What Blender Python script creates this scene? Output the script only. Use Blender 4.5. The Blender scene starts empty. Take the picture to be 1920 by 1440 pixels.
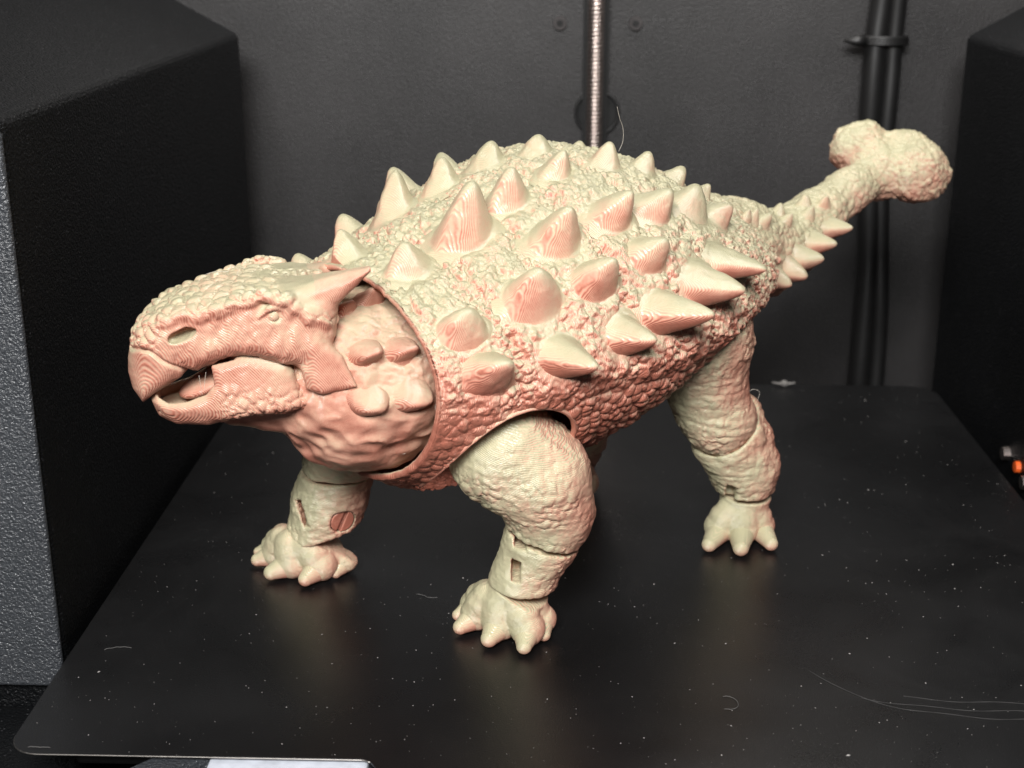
import bpy, math, random
import numpy as np

# ---------------------------------------------------------------- camera, light, exposure
# Design units are centimetres (1 cm = 0.01 Blender units); the build plate's top is z = 0.
CM = 0.01
scene = bpy.context.scene
PITCH = math.radians(18.54)
cam_data = bpy.data.cameras.new('camera')
cam_data.sensor_width = 36.0
cam_data.lens = 2600.0 / 1920.0 * 36.0
cam_data.clip_start = 0.005
cam_data.clip_end = 50.0
cam_data.dof.use_dof = True
cam_data.dof.focus_distance = 0.335
cam_data.dof.aperture_fstop = 22.0
cam = bpy.data.objects.new('camera', cam_data)
cam.location = (0, 0, 17.1 * CM)
cam.rotation_euler = (math.radians(90) - PITCH, 0, 0)
scene.collection.objects.link(cam)
scene.camera = cam

world = bpy.data.worlds.new('World')
scene.world = world
world.use_nodes = True
world.node_tree.nodes['Background'].inputs['Color'].default_value = (0.92, 0.96, 1.0, 1)
world.node_tree.nodes['Background'].inputs['Strength'].default_value = 0.038

def area_light(name, loc, target, size, power, color):
    d = bpy.data.lights.new(name, 'AREA')
    d.shape = 'RECTANGLE'
    d.size, d.size_y = size[0] * CM, size[1] * CM
    d.energy = power
    d.color = color
    o = bpy.data.objects.new(name, d)
    o.location = [c * CM for c in loc]
    v = np.array(target, float) - np.array(loc, float)
    from mathutils import Vector
    o.rotation_euler = Vector(v).to_track_quat('-Z', 'Y').to_euler()
    scene.collection.objects.link(o)
    return o
# daylight of the room falling through the open front of the printer; then an added fill that brightens the back wall's top
area_light('room_window_light', (-6, -24, 48), (0, 36, 5), (32, 20), 9.9, (1.0, 0.99, 0.98))
area_light('wall_top_fill', (5, 50, 31), (6, 57, 14), (26, 4), 0.7, (1.0, 0.96, 0.92))

vs = scene.view_settings
vs.view_transform = 'Standard'
vs.look = 'None'
vs.exposure = 0.0
vs.gamma = 1.0
vs.use_curve_mapping = False

random.seed(4)
rng = np.random.default_rng(4)

# ---------------------------------------------------------------- mesh helpers
def link(name, me, parent=None, mat=None, kind=None, label=None, category=None, group=None):
    o = bpy.data.objects.new(name, me)
    scene.collection.objects.link(o)
    if mat is not None and me is not None:
        me.materials.clear()
        me.materials.append(mat)
    if parent is not None:
        o.parent = parent
    for k, v in (('kind', kind), ('label', label), ('category', category), ('group', group)):
        if v:
            o[k] = v
    return o

def vnormals(V, F):
    """area weighted vertex normals of a quad mesh"""
    a, b, c, d = (V[F[:, i]] for i in range(4))
    fn = np.cross(c - a, d - b)
    N = np.zeros_like(V)
    for k in range(3):
        N[:, k] = np.bincount(F.ravel(), np.repeat(fn[:, k], 4), minlength=len(V))
    return N / np.maximum(np.linalg.norm(N, axis=1, keepdims=True), 1e-12)

def quad_mesh(name, V, F, attrs=None, normals=None, smooth=True, origin=None):
    """V in cm, F (n,4) quads (a repeated last index makes a triangle)"""
    V = np.asarray(V, np.float32)
    F = np.asarray(F, np.int64)
    me = bpy.data.meshes.new(name)
    tri = F[:, 3] == F[:, 2]
    if not tri.any():
        me.vertices.add(len(V))
        me.vertices.foreach_set('co', (V * CM).ravel())
        me.loops.add(F.size)
        me.loops.foreach_set('vertex_index', F.ravel().astype(np.int32))
        me.polygons.add(len(F))
        me.polygons.foreach_set('loop_start', np.arange(0, F.size, 4, dtype=np.int32))
        me.polygons.foreach_set('loop_total', np.full(len(F), 4, np.int32))
        me.update(calc_edges=True)
    else:
        faces = [tuple(f[:3]) if t else tuple(f) for f, t in zip(F.tolist(), tri)]
        me.from_pydata((V * CM).tolist(), [], faces)
    me.polygons.foreach_set('use_smooth', np.full(len(me.polygons), smooth))
    for k, v in (attrs or {}).items():
        at = me.attributes.new(k, 'FLOAT', 'POINT')
        at.data.foreach_set('value', np.asarray(v, np.float32))
    if normals is not None:
        me.normals_split_custom_set_from_vertices(np.asarray(normals, np.float32))
    return me

class MB:
    """collects flat-shaded pieces (boxes, tubes, prisms) for one mesh"""
    def __init__(s): s.v, s.f = [], []
    def add(s, v, f):
        o = len(s.v)
        s.v += [tuple(p) for p in v]
        s.f += [tuple(i + o for i in q) for q in f]
        return s
    def prism(s, poly, z0, z1):
        n = len(poly)
        v = [(x, y, z0) for x, y in poly] + [(x, y, z1) for x, y in poly]
        f = [tuple(range(n - 1, -1, -1)), tuple(range(n, 2 * n))]
        f += [(i, (i + 1) % n, n + (i + 1) % n, n + i) for i in range(n)]
        return s.add(v, f)
    def box(s, a, b):
        return s.prism([(a[0], a[1]), (b[0], a[1]), (b[0], b[1]), (a[0], b[1])], a[2], b[2])
    def tube(s, pts, rad, seg=10, cap=True):
        pts = np.asarray(pts, float)
        rad = np.broadcast_to(np.asarray(rad, float), (len(pts),))
        t = np.gradient(pts, axis=0)
        t /= np.linalg.norm(t, axis=1, keepdims=True)
        u = np.cross(t[0], (0.3, 0.5, 0.81)); u /= np.linalg.norm(u)
        v, f = [], []
        for i, p in enumerate(pts):
            u = u - t[i] * (u @ t[i]); u /= np.linalg.norm(u)
            w = np.cross(t[i], u)
            for k in range(seg):
                a = 2 * math.pi * k / seg
                v.append(p + rad[i] * (u * math.cos(a) + w * math.sin(a)))
        for i in range(len(pts) - 1):
            for k in range(seg):
                k2 = (k + 1) % seg
                f.append((i * seg + k, i * seg + k2, (i + 1) * seg + k2, (i + 1) * seg + k))
        if cap:
            f.append(tuple(range(seg - 1, -1, -1)))
            f.append(tuple(range((len(pts) - 1) * seg, len(pts) * seg)))
        return s.add(v, f)
    def mesh(s, name, smooth=False):
        me = bpy.data.meshes.new(name)
        me.from_pydata([(x * CM, y * CM, z * CM) for x, y, z in s.v], [], s.f)
        me.polygons.foreach_set('use_smooth', np.full(len(me.polygons), smooth))
        me.update()
        return me

def bevel(o, w, seg=2):
    m = o.modifiers.new('bevel', 'BEVEL')
    m.width = w * CM
    m.segments = seg
    m.limit_method = 'ANGLE'
    return o

# ---------------------------------------------------------------- numeric noise
def _h(ix, iy, iz, seed):
    with np.errstate(over='ignore'):
        h = (ix.astype(np.uint32) * np.uint32(374761393) + iy.astype(np.uint32) * np.uint32(668265263)
             + iz.astype(np.uint32) * np.uint32(2147483647) + np.uint32(seed * 974711 + 11))
        h = (h ^ (h >> np.uint32(13))) * np.uint32(1274126177)
        h = h ^ (h >> np.uint32(16))
        h = h * np.uint32(2246822519)
        h = h ^ (h >> np.uint32(15))
    return h
def hashf(ix, iy, iz, seed):
    return (_h(ix, iy, iz, seed) & np.uint32(0xffffff)).astype(np.float32) / np.float32(0xffffff)

def vnoise(P, cell, seed=0):
    q = np.asarray(P, np.float32) / cell
    i = np.floor(q).astype(np.int64)
    f = q - i
    f = f * f * (3 - 2 * f)
    out = 0
    for dx in (0, 1):
        for dy in (0, 1):
            for dz in (0, 1):
                w = ((f[:, 0] if dx else 1 - f[:, 0]) * (f[:, 1] if dy else 1 - f[:, 1])
                     * (f[:, 2] if dz else 1 - f[:, 2]))
                out = out + w * hashf(i[:, 0] + dx, i[:, 1] + dy, i[:, 2] + dz, seed)
    return out * 2 - 1

def fbm(P, cell, octaves=3, seed=0):
    o, a, t = 0, 1.0, 0
    for k in range(octaves):
        o = o + a * vnoise(P, cell / 2 ** k, seed + 17 * k)
        t += a
        a *= 0.55
    return o / t

def worley(P, cell, seed=0, jitter=0.85):
    """distances (in cells) to the nearest and second nearest feature point, and the cell's random value"""
    q = np.asarray(P, np.float32) / cell
    i = np.floor(q).astype(np.int64)
    f = (q - i).astype(np.float32)
    d1 = np.full(len(q), 9, np.float32)
    d2 = d1.copy()
    idv = np.zeros(len(q), np.float32)
    for dx in (-1, 0, 1):
        for dy in (-1, 0, 1):
            for dz in (-1, 0, 1):
                a, b, c = i[:, 0] + dx, i[:, 1] + dy, i[:, 2] + dz
                h = _h(a, b, c, seed)
                ox = (h & np.uint32(1023)).astype(np.float32) / 1023
                oy = ((h >> np.uint32(10)) & np.uint32(1023)).astype(np.float32) / 1023
                oz = ((h >> np.uint32(20)) & np.uint32(1023)).astype(np.float32) / 1023
                d = ((dx + .5 + (ox - .5) * jitter - f[:, 0]) ** 2 + (dy + .5 + (oy - .5) * jitter - f[:, 1]) ** 2
                     + (dz + .5 + (oz - .5) * jitter - f[:, 2]) ** 2)
                near = d < d1
                d2 = np.where(near, d1, np.minimum(d2, d))
                idv = np.where(near, ox, idv)
                d1 = np.where(near, d, d1)
    return np.sqrt(d1), np.sqrt(d2), idv

def sstep(a, b, x):
    t = np.clip((x - a) / (b - a), 0, 1)
    return t * t * (3 - 2 * t)

def scales(P, cell, seed=0):
    """rounded pebbles with creases between them, 0..1"""
    d1, d2, r = worley(P, cell, seed)
    e = np.clip((d2 - d1) * 1.6, 0, 1)
    return np.sqrt(1 - (1 - e) ** 2) * (0.7 + 0.5 * r)

# ---------------------------------------------------------------- signed distances (points are (n,3) arrays, cm)
def smin(a, b, k):
    h = np.maximum(k - np.abs(a - b), 0) / k
    return np.minimum(a, b) - h * h * k * 0.25
def smax(a, b, k): return -smin(-a, -b, k)
def sd_sphere(P, c, r): return np.linalg.norm(P - np.asarray(c), axis=1) - r
def sd_ell(P, c, r, ax=None):
    q = P - np.asarray(c)
    if ax is not None: q = q @ np.asarray(ax).T
    r = np.asarray(r, float)
    k0 = np.linalg.norm(q / r, axis=1)
    k1 = np.linalg.norm(q / (r * r), axis=1)
    return k0 * (k0 - 1) / np.maximum(k1, 1e-6)
def sd_cone(P, a, b, ra, rb):
    """capsule whose radius runs from ra to rb"""
    a, b = np.asarray(a, float), np.asarray(b, float)
    ab = b - a
    t = np.clip((P - a) @ ab / (ab @ ab), 0, 1)
    return np.linalg.norm(P - a - t[:, None] * ab, axis=1) - (ra + (rb - ra) * t)
def sd_chain(P, pts, rads, k=0.2):
    d = None
    for i in range(len(pts) - 1):
        e = sd_cone(P, pts[i], pts[i + 1], rads[i], rads[i + 1])
        d = e if d is None else smin(d, e, k)
    return d
def sd_poly(x, z, poly):
    poly = np.asarray(poly, float)
    d = np.full(len(x), 1e9)
    s = np.ones(len(x))
    n = len(poly)
    for i in range(n):
        a, b = poly[i], poly[i - 1]
        e = b - a
        wx, wz = x - a[0], z - a[1]
        t = np.clip((wx * e[0] + wz * e[1]) / (e @ e), 0, 1)
        d = np.minimum(d, (wx - e[0] * t) ** 2 + (wz - e[1] * t) ** 2)
        c1, c2, c3 = z >= a[1], z < b[1], e[0] * wz > e[1] * wx
        s = np.where((c1 & c2 & c3) | (~c1 & ~c2 & ~c3), -s, s)
    return s * np.sqrt(d)
def sd_line2(x, z, pts):
    d = np.full(len(x), 1e9)
    for a, b in zip(pts[:-1], pts[1:]):
        a, b = np.asarray(a, float), np.asarray(b, float)
        e = b - a
        t = np.clip(((x - a[0]) * e[0] + (z - a[1]) * e[1]) / (e @ e), 0, 1)
        d = np.minimum(d, (x - a[0] - e[0] * t) ** 2 + (z - a[1] - e[1] * t) ** 2)
    return np.sqrt(d)
def sd_box(P, c, half, ax):
    q = np.abs((P - np.asarray(c)) @ np.asarray(ax).T) - np.asarray(half)
    return np.linalg.norm(np.maximum(q, 0), axis=1) + np.minimum(q.max(axis=1), 0)

def grad(f, P, e=0.01):
    G = np.empty_like(P)
    for k in range(3):
        d = np.zeros(3); d[k] = e
        G[:, k] = (f(P + d) - f(P - d)) / (2 * e)
    return G
def settle(f, P, steps=1):
    for _ in range(steps):
        G = grad(f, P)
        P = P - f(P)[:, None] * G / np.maximum((G * G).sum(1, keepdims=True), 0.05)
    return P

def surface(f, lo, hi, h):
    """mesh of f = 0 (surface nets over the blocks that the surface passes through)"""
    lo, hi = np.asarray(lo, float), np.asarray(hi, float)
    nb = np.ceil((hi - lo) / (8 * h)).astype(int)
    n = nb * 8
    bi = np.stack(np.meshgrid(*[np.arange(k) for k in nb], indexing='ij'), -1).reshape(-1, 3)
    fc = f(lo + (bi * 8 + 3.5) * h)
    D = np.where(fc < 0, -1.0, 1.0).reshape(nb).repeat(8, 0).repeat(8, 1).repeat(8, 2).astype(np.float32)
    act = bi[np.abs(fc) < 11.0 * h]
    loc = np.stack(np.meshgrid(*[np.arange(8)] * 3, indexing='ij'), -1).reshape(-1, 3)
    for c in range(0, len(act), 600):
        ii = (act[c:c + 600, None, :] * 8 + loc[None]).reshape(-1, 3)
        D[ii[:, 0], ii[:, 1], ii[:, 2]] = f(lo + ii * h)
    S = D < 0
    cnt = np.zeros(tuple(n - 1), np.int8)
    for dx in (0, 1):
        for dy in (0, 1):
            for dz in (0, 1):
                cnt += S[dx:n[0] - 1 + dx, dy:n[1] - 1 + dy, dz:n[2] - 1 + dz]
    cells = np.argwhere((cnt > 0) & (cnt < 8))
    idx = np.full(tuple(n - 1), -1, np.int64)
    idx[cells[:, 0], cells[:, 1], cells[:, 2]] = np.arange(len(cells))
    acc = np.zeros((len(cells), 3)); num = np.zeros(len(cells))
    corners = [(a, b, c) for a in (0, 1) for b in (0, 1) for c in (0, 1)]
    val = {c: D[cells[:, 0] + c[0], cells[:, 1] + c[1], cells[:, 2] + c[2]] for c in corners}
    for c in corners:
        for ax in range(3):
            if c[ax] == 0:
                c2 = list(c); c2[ax] = 1; c2 = tuple(c2)
                v0, v1 = val[c], val[c2]
                m = (v0 < 0) != (v1 < 0)
                t = np.where(m, v0 / np.where(m, v0 - v1, 1), 0)
                p = np.tile(np.array(c, float), (len(cells), 1))
                p[:, ax] = t
                acc += p * m[:, None]
                num += m
    V = lo + (cells + acc / num[:, None]) * h
    quads = []
    for ax in range(3):
        o1, o2 = [(1, 2), (2, 0), (0, 1)][ax]
        sl0 = [slice(0, n[k]) for k in range(3)]; sl1 = list(sl0)
        sl0[ax] = slice(0, n[ax] - 1); sl1[ax] = slice(1, n[ax])
        e = np.argwhere(S[tuple(sl0)] != S[tuple(sl1)])
        ok = (e[:, o1] > 0) & (e[:, o2] > 0) & (e[:, o1] < n[o1] - 1) & (e[:, o2] < n[o2] - 1)
        e = e[ok]
        inside = S[e[:, 0], e[:, 1], e[:, 2]]
        q = []
        for d1, d2 in ((-1, -1), (0, -1), (0, 0), (-1, 0)):
            c = e.copy(); c[:, o1] += d1; c[:, o2] += d2
            q.append(idx[c[:, 0], c[:, 1], c[:, 2]])
        q = np.stack(q, 1)
        q[~inside] = q[~inside][:, ::-1]
        quads.append(q)
    F = np.concatenate(quads)
    F = F[(F >= 0).all(1)]
    V = settle(f, V, 1)
    return V, F

def subset(V, F, mask):
    """the faces of mask with their own vertices; also returns the vertex indices kept"""
    F = F[mask]
    keep = np.unique(F)
    re = np.full(len(V), -1); re[keep] = np.arange(len(keep))
    return re[F], keep

def spline(x, xs, ys):
    """smooth (Catmull-Rom) interpolation of a table"""
    xs, ys = np.asarray(xs, float), np.asarray(ys, float)
    m = np.gradient(ys, xs)
    i = np.clip(np.searchsorted(xs, x) - 1, 0, len(xs) - 2)
    h = xs[i + 1] - xs[i]
    t = np.clip((x - xs[i]) / h, 0, 1)
    t2, t3 = t * t, t * t * t
    return ((2 * t3 - 3 * t2 + 1) * ys[i] + (t3 - 2 * t2 + t) * h * m[i]
            + (-2 * t3 + 3 * t2) * ys[i + 1] + (t3 - t2) * h * m[i + 1])

# ---------------------------------------------------------------- materials
def new_mat(name):
    m = bpy.data.materials.new(name)
    m.use_nodes = True
    nt = m.node_tree
    return m, nt, nt.nodes['Principled BSDF']
def node(nt, kind, **kw):
    n = nt.nodes.new(kind)
    for k, v in kw.items():
        if k in n.inputs: n.inputs[k].default_value = v
        else: setattr(n, k, v)
    return n
def math_node(nt, op, a, b=None, clamp=False):
    n = nt.nodes.new('ShaderNodeMath'); n.operation = op; n.use_clamp = clamp
    for i, x in enumerate((a, b)):
        if x is None: continue
        if isinstance(x, (int, float)): n.inputs[i].default_value = x
        else: nt.links.new(x, n.inputs[i])
    return n.outputs[0]
def ramp(nt, fac, stops):
    n = nt.nodes.new('ShaderNodeValToRGB')
    el = n.color_ramp.elements
    while len(el) < len(stops): el.new(0.5)
    for e, (p, c) in zip(el, stops):
        e.position = p; e.color = (*c, 1)
    nt.links.new(fac, n.inputs[0])
    return n.outputs[0]

def filament_material():
    """Two-colour co-extruded filament: mint on one side of the bead, salmon on the other. Which of the two a face
    shows depends on how it lay to the nozzle ('tone', fixed in the model); 'layer' counts the printed layers."""
    m, nt, b = new_mat('two_tone_filament')
    tone = node(nt, 'ShaderNodeAttribute', attribute_name='tone').outputs['Fac']
    layer = node(nt, 'ShaderNodeAttribute', attribute_name='layer').outputs['Fac']
    tc = nt.nodes.new('ShaderNodeTexCoord')
    nz = node(nt, 'ShaderNodeTexNoise', Scale=95.0, Detail=4.0)
    nt.links.new(tc.outputs['Object'], nz.inputs['Vector'])
    nf = node(nt, 'ShaderNodeTexNoise', Scale=1400.0, Detail=2.0)
    nt.links.new(tc.outputs['Object'], nf.inputs['Vector'])
    nz2 = node(nt, 'ShaderNodeTexNoise', Scale=170.0, Detail=3.0)
    nt.links.new(tc.outputs['Object'], nz2.inputs['Vector'])
    ng = node(nt, 'ShaderNodeTexNoise', Scale=520.0, Detail=4.0, Roughness=0.62)
    nt.links.new(tc.outputs['Object'], ng.inputs['Vector'])
    grit = node(nt, 'ShaderNodeAttribute', attribute_name='grit').outputs['Fac']
    # beads wobble a little along their way
    wob = math_node(nt, 'MULTIPLY', math_node(nt, 'SUBTRACT', nz.outputs[0], 0.5), 0.6)
    ph = math_node(nt, 'MULTIPLY', math_node(nt, 'ADD', layer, wob), 2 * math.pi)
    wave = math_node(nt, 'SINE', ph)
    fade = math_node(nt, 'MULTIPLY', math_node(nt, 'SUBTRACT', nz2.outputs[0], 0.22, True), 0.62)
    p = math_node(nt, 'ADD', tone, math_node(nt, 'MULTIPLY', wave, fade))
    p = math_node(nt, 'ADD', p, math_node(nt, 'MULTIPLY', math_node(nt, 'SUBTRACT', nz.outputs[0], 0.5), 0.85))
    p = math_node(nt, 'ADD', p, math_node(nt, 'MULTIPLY', math_node(nt, 'MULTIPLY', math_node(nt, 'SUBTRACT', 0.5, ng.outputs[0]), grit), 0.65))
    p = math_node(nt, 'ADD', p, math_node(nt, 'MULTIPLY', math_node(nt, 'SUBTRACT', nf.outputs[0], 0.5), 0.25), clamp=True)
    col = ramp(nt, p, [(0.0, (0.46, 0.43, 0.275)), (0.25, (0.59, 0.495, 0.33)), (0.52, (0.65, 0.375, 0.265)), (0.78, (0.58, 0.25, 0.178)), (1.0, (0.40, 0.135, 0.09))])
    nt.links.new(col, b.inputs['Base Color'])
    b.inputs['Roughness'].default_value = 0.30
    b.inputs['Specular IOR Level'].default_value = 0.45
    b.inputs['Subsurface Weight'].default_value = 0.0
    hgt = math_node(nt, 'ADD', math_node(nt, 'MULTIPLY', wave, 0.5), math_node(nt, 'MULTIPLY', nf.outputs[0], 0.8))
    bp = node(nt, 'ShaderNodeBump', Strength=0.7, Distance=0.0001)
    nt.links.new(hgt, bp.inputs['Height'])
    bg = node(nt, 'ShaderNodeBump', Strength=0.9, Distance=0.0010)
    nt.links.new(math_node(nt, 'MULTIPLY', ng.outputs[0], grit), bg.inputs['Height'])
    nt.links.new(bg.outputs[0], bp.inputs['Normal'])
    nt.links.new(bp.outputs[0], b.inputs['Normal'])
    return m
M_FIL = filament_material()

def coated(name, base, rough, grain, bump, speck=0.0, spec=0.5, mottle=0.25, smear=0.0):
    m, nt, b = new_mat(name)
    tc = nt.nodes.new('ShaderNodeTexCoord')
    n1 = node(nt, 'ShaderNodeTexNoise', Scale=grain, Detail=2.0, Roughness=0.6)
    n2 = node(nt, 'ShaderNodeTexNoise', Scale=14.0, Detail=4.0)
    for n in (n1, n2): nt.links.new(tc.outputs['Object'], n.inputs['Vector'])
    c = ramp(nt, n2.outputs[0], [(0.3, tuple(x * (1 - mottle) for x in base)), (0.7, tuple(x * (1 + mottle) for x in base))])
    if speck:
        vo = node(nt, 'ShaderNodeTexVoronoi', Scale=speck)
        nt.links.new(tc.outputs['Object'], vo.inputs['Vector'])
        n3 = node(nt, 'ShaderNodeTexNoise', Scale=speck * 0.21, Detail=1.0)
        nt.links.new(tc.outputs['Object'], n3.inputs['Vector'])
        near = math_node(nt, 'LESS_THAN', vo.outputs['Distance'], 0.2)
        pick = math_node(nt, 'GREATER_THAN', n3.outputs[0], 0.57)
        sel = math_node(nt, 'MULTIPLY', near, pick)
        mx = node(nt, 'ShaderNodeMix', data_type='RGBA')
        nt.links.new(math_node(nt, 'MULTIPLY', sel, 0.8), mx.inputs['Factor'])
        nt.links.new(c, mx.inputs[6])
        mx.inputs[7].default_value = (0.045, 0.045, 0.048, 1)
        c = mx.outputs[2]
    nt.links.new(c, b.inputs['Base Color'])
    r = math_node(nt, 'ADD', math_node(nt, 'MULTIPLY', math_node(nt, 'SUBTRACT', n1.outputs[0], 0.5), 0.25), rough, clamp=True)
    if smear:
        n4 = node(nt, 'ShaderNodeTexNoise', Scale=24.0, Detail=6.0, Roughness=0.65, Distortion=1.2)
        nt.links.new(tc.outputs['Object'], n4.inputs['Vector'])
        r = math_node(nt, 'ADD', r, math_node(nt, 'MULTIPLY', math_node(nt, 'SUBTRACT', n4.outputs[0], 0.5), smear), clamp=True)
    nt.links.new(r, b.inputs['Roughness'])
    b.inputs['Specular IOR Level'].default_value = spec
    bp = node(nt, 'ShaderNodeBump', Strength=bump, Distance=0.0006)
    nt.links.new(n1.outputs[0], bp.inputs['Height'])
    nt.links.new(bp.outputs[0], b.inputs['Normal'])
    return m
def plain(name, base, rough, metal=0.0, spec=0.5):
    m, nt, b = new_mat(name)
    tc = nt.nodes.new('ShaderNodeTexCoord')
    n1 = node(nt, 'ShaderNodeTexNoise', Scale=300.0, Detail=3.0)
    nt.links.new(tc.outputs['Object'], n1.inputs['Vector'])
    c = ramp(nt, n1.outputs[0], [(0.3, tuple(x * 0.85 for x in base)), (0.7, tuple(min(1, x * 1.12) for x in base))])
    nt.links.new(c, b.inputs['Base Color'])
    b.inputs['Roughness'].default_value = rough
    b.inputs['Metallic'].default_value = metal
    b.inputs['Specular IOR Level'].default_value = spec
    return m
M_PANEL = coated('grained_black_plastic', (0.0034, 0.0037, 0.0042), 0.42, 1300.0, 1.0, 900.0, 0.2)
M_WALL = coated('grey_sheet_metal', (0.0175, 0.0163, 0.0163), 0.46, 1300.0, 0.5, 0.0, 0.45, 0.45, 0.3)
M_PLATE = coated('black_textured_plate', (0.0058, 0.0058, 0.0061), 0.34, 2400.0, 0.12, 0.0, 0.5, 0.5, 0.35)
M_STEEL = plain('bright_threaded_steel', (0.68, 0.59, 0.55), 0.3, 1.0)
M_EDGE = plain('brushed_plate_edge', (0.30, 0.28, 0.26), 0.4, 1.0)
M_ALU = plain('pale_aluminium', (0.70, 0.74, 0.82), 0.5, 0.3)
M_BLACK = plain('black_rubber', (0.0075, 0.0073, 0.0073), 0.45)
M_GREY_LIT = coated('bracket_grey_lit_front', (0.036, 0.039, 0.044), 0.32, 1500.0, 1.0, 700.0, 0.8)  # plain grey on the bracket; on the panel front, daylight put into the colour
M_HOLE_SHADE = plain('black_hole_and_shade', (0.004, 0.004, 0.004), 0.8)  # lines real holes; also paints the shade behind the rod
M_BOLT = plain('black_bolt_steel', (0.06, 0.055, 0.055), 0.35, 0.6)
M_ORANGE = plain('orange_plastic', (0.8, 0.12, 0.02), 0.4)
M_DUST = plain('pale_dust', (0.28, 0.265, 0.25), 0.8)
M_SCRATCH = plain('grey_scuff', (0.05, 0.048, 0.047), 0.7)
M_SCRAP = plain('dusty_thread', (0.10, 0.096, 0.092), 0.7)
M_THREAD = plain('pale_filament_thread', (0.62, 0.56, 0.48), 0.5)

# ---------------------------------------------------------------- the printer's chamber
# (chamber coordinates: u right, v away from the viewer; the chamber stands turned by 1.8 degrees)
TURN = -math.radians(1.8)
def chamber(name, mb, mat, **kw):
    smooth = kw.pop('smooth', False)
    o = link(name, mb.mesh(name, smooth), mat=mat, **kw)
    if o.parent is None: o.rotation_euler[2] = TURN
    return o
floor = chamber('chamber_floor', MB().box((-40, 16, -4.2), (45, 58, -3.2)), M_PANEL, kind='structure')
wall = chamber('back_wall', MB().box((-40, 57, -3.2), (45, 58.5, 32)), M_WALL, kind='structure')
def wedge(u_in, u_out, v0, v1, z0=-3.19, z1=12.95):
    """side housing whose top rises towards the outside"""
    zo = z1 + 0.55 * abs(u_out - u_in)
    m = MB()
    v = [(u, y, z) for y in (v0, v1) for u, z in ((u_in, z0), (u_out, z0), (u_out, zo), (u_in, z1))]
    f = [(0, 1, 2, 3), (7, 6, 5, 4), (0, 4, 5, 1), (1, 5, 6, 2), (2, 6, 7, 3), (3, 7, 4, 0)]
    if u_out < u_in: f = [q[::-1] for q in f]
    return m.add(v, f)
pl = bevel(chamber('side_panel_left', wedge(-12.05, -26, 30.1, 53.8), M_PANEL, kind='structure'), 0.22, 4)
pr = bevel(chamber('side_panel_right', wedge(15.3, 30, 26.0, 53.8), M_PANEL, kind='structure'), 0.22, 4)
bevel(chamber('lit_front_face', MB().box((-26, 29.9, -1.0), (-12.06, 30.098, 12.7)), M_GREY_LIT, parent=pl), 0.17, 4)  # added slab: light falling on the panel's front, put into a paler grey
# ledge of the front frame under the left panel
ledge = bevel(chamber('front_ledge', MB().box((-26, 18.0, -3.18), (-10.9, 30.05, -1.6)), M_PANEL, kind='structure'), 0.15, 3)

def disc(c, r, d, axis, seg=28):
    """short cylinder along v (axis 1) or u (axis 0)"""
    m = MB()
    a = np.linspace(0, 2 * math.pi, seg, endpoint=False)
    if axis == 1:
        ring = lambda v, rr: [(c[0] + rr * math.cos(t), v, c[2] + rr * math.sin(t)) for t in a]
        f0, f1 = ring(c[1], r), ring(c[1] - d, r * 0.92)
    else:
        ring = lambda v, rr: [(v, c[1] + rr * math.cos(t), c[2] + rr * math.sin(t)) for t in a]
        f0, f1 = ring(c[0], r), ring(c[0] - d, r * 0.92)
    n = seg
    m.add(f0 + f1, [tuple(range(n)), tuple(range(2 * n - 1, n - 1, -1))] + [(i, i + n, (i + 1) % n + n, (i + 1) % n) for i in range(n)])
    return m
for u in (0.12, 3.13):
    b_ = chamber('bolt', disc((u, 56.995, 13.17), 0.29, 0.16, 1), M_BOLT, parent=wall)
    chamber('socket', disc((u, 56.83, 13.17), 0.13, 0.012, 1), M_HOLE_SHADE, parent=b_)
chamber('grommet', disc((1.66, 56.996, 9.66), 0.86, 0.10, 1), M_HOLE_SHADE, parent=wall)
m = MB()
a = np.linspace(0, 2 * math.pi, 40)
m.tube([(1.66 + .86 * math.cos(t), 56.86, 9.66 + .86 * math.sin(t)) for t in a], 0.07, 8, False)
chamber('grommet_rim', m, M_BLACK, parent=wall, smooth=True)

# lead screw: a helical thread cut into a steel rod
def lead_screw():
    z = np.arange(-3.1, 20, 0.0125)
    nt_ = 28
    th = np.linspace(0, 2 * math.pi, nt_, endpoint=False)
    Zg, T = np.meshgrid(z, th, indexing='ij')
    ph = (Zg / 0.16 - T / (2 * math.pi)) % 1.0
    prof = np.clip(np.minimum(ph, 1 - ph) * 5, 0, 1)
    r = 0.25 + 0.08 * prof
    V = np.stack([1.52 + r * np.cos(T), 55.6 + r * np.sin(T), Zg], -1).reshape(-1, 3)
    i, j = np.meshgrid(np.arange(len(z) - 1), np.arange(nt_), indexing='ij')
    j2 = (j + 1) % nt_
    F = np.stack([i * nt_ + j, i * nt_ + j2, (i + 1) * nt_ + j2, (i + 1) * nt_ + j], -1).reshape(-1, 4)
    return quad_mesh('lead_screw', V, F)
sc_ = link('lead_screw', lead_screw(), mat=M_STEEL, label='bright steel threaded rod standing upright before the back wall', category='threaded rod')
sc_.rotation_euler[2] = TURN
# black strip behind the rod: its shadow and dark reflections put into colour
rod_shade_strip = chamber('rod_shade', MB().box((1.06, 56.5, -3.1), (2.06, 56.985, 30)), M_HOLE_SHADE, parent=wall)

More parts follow.
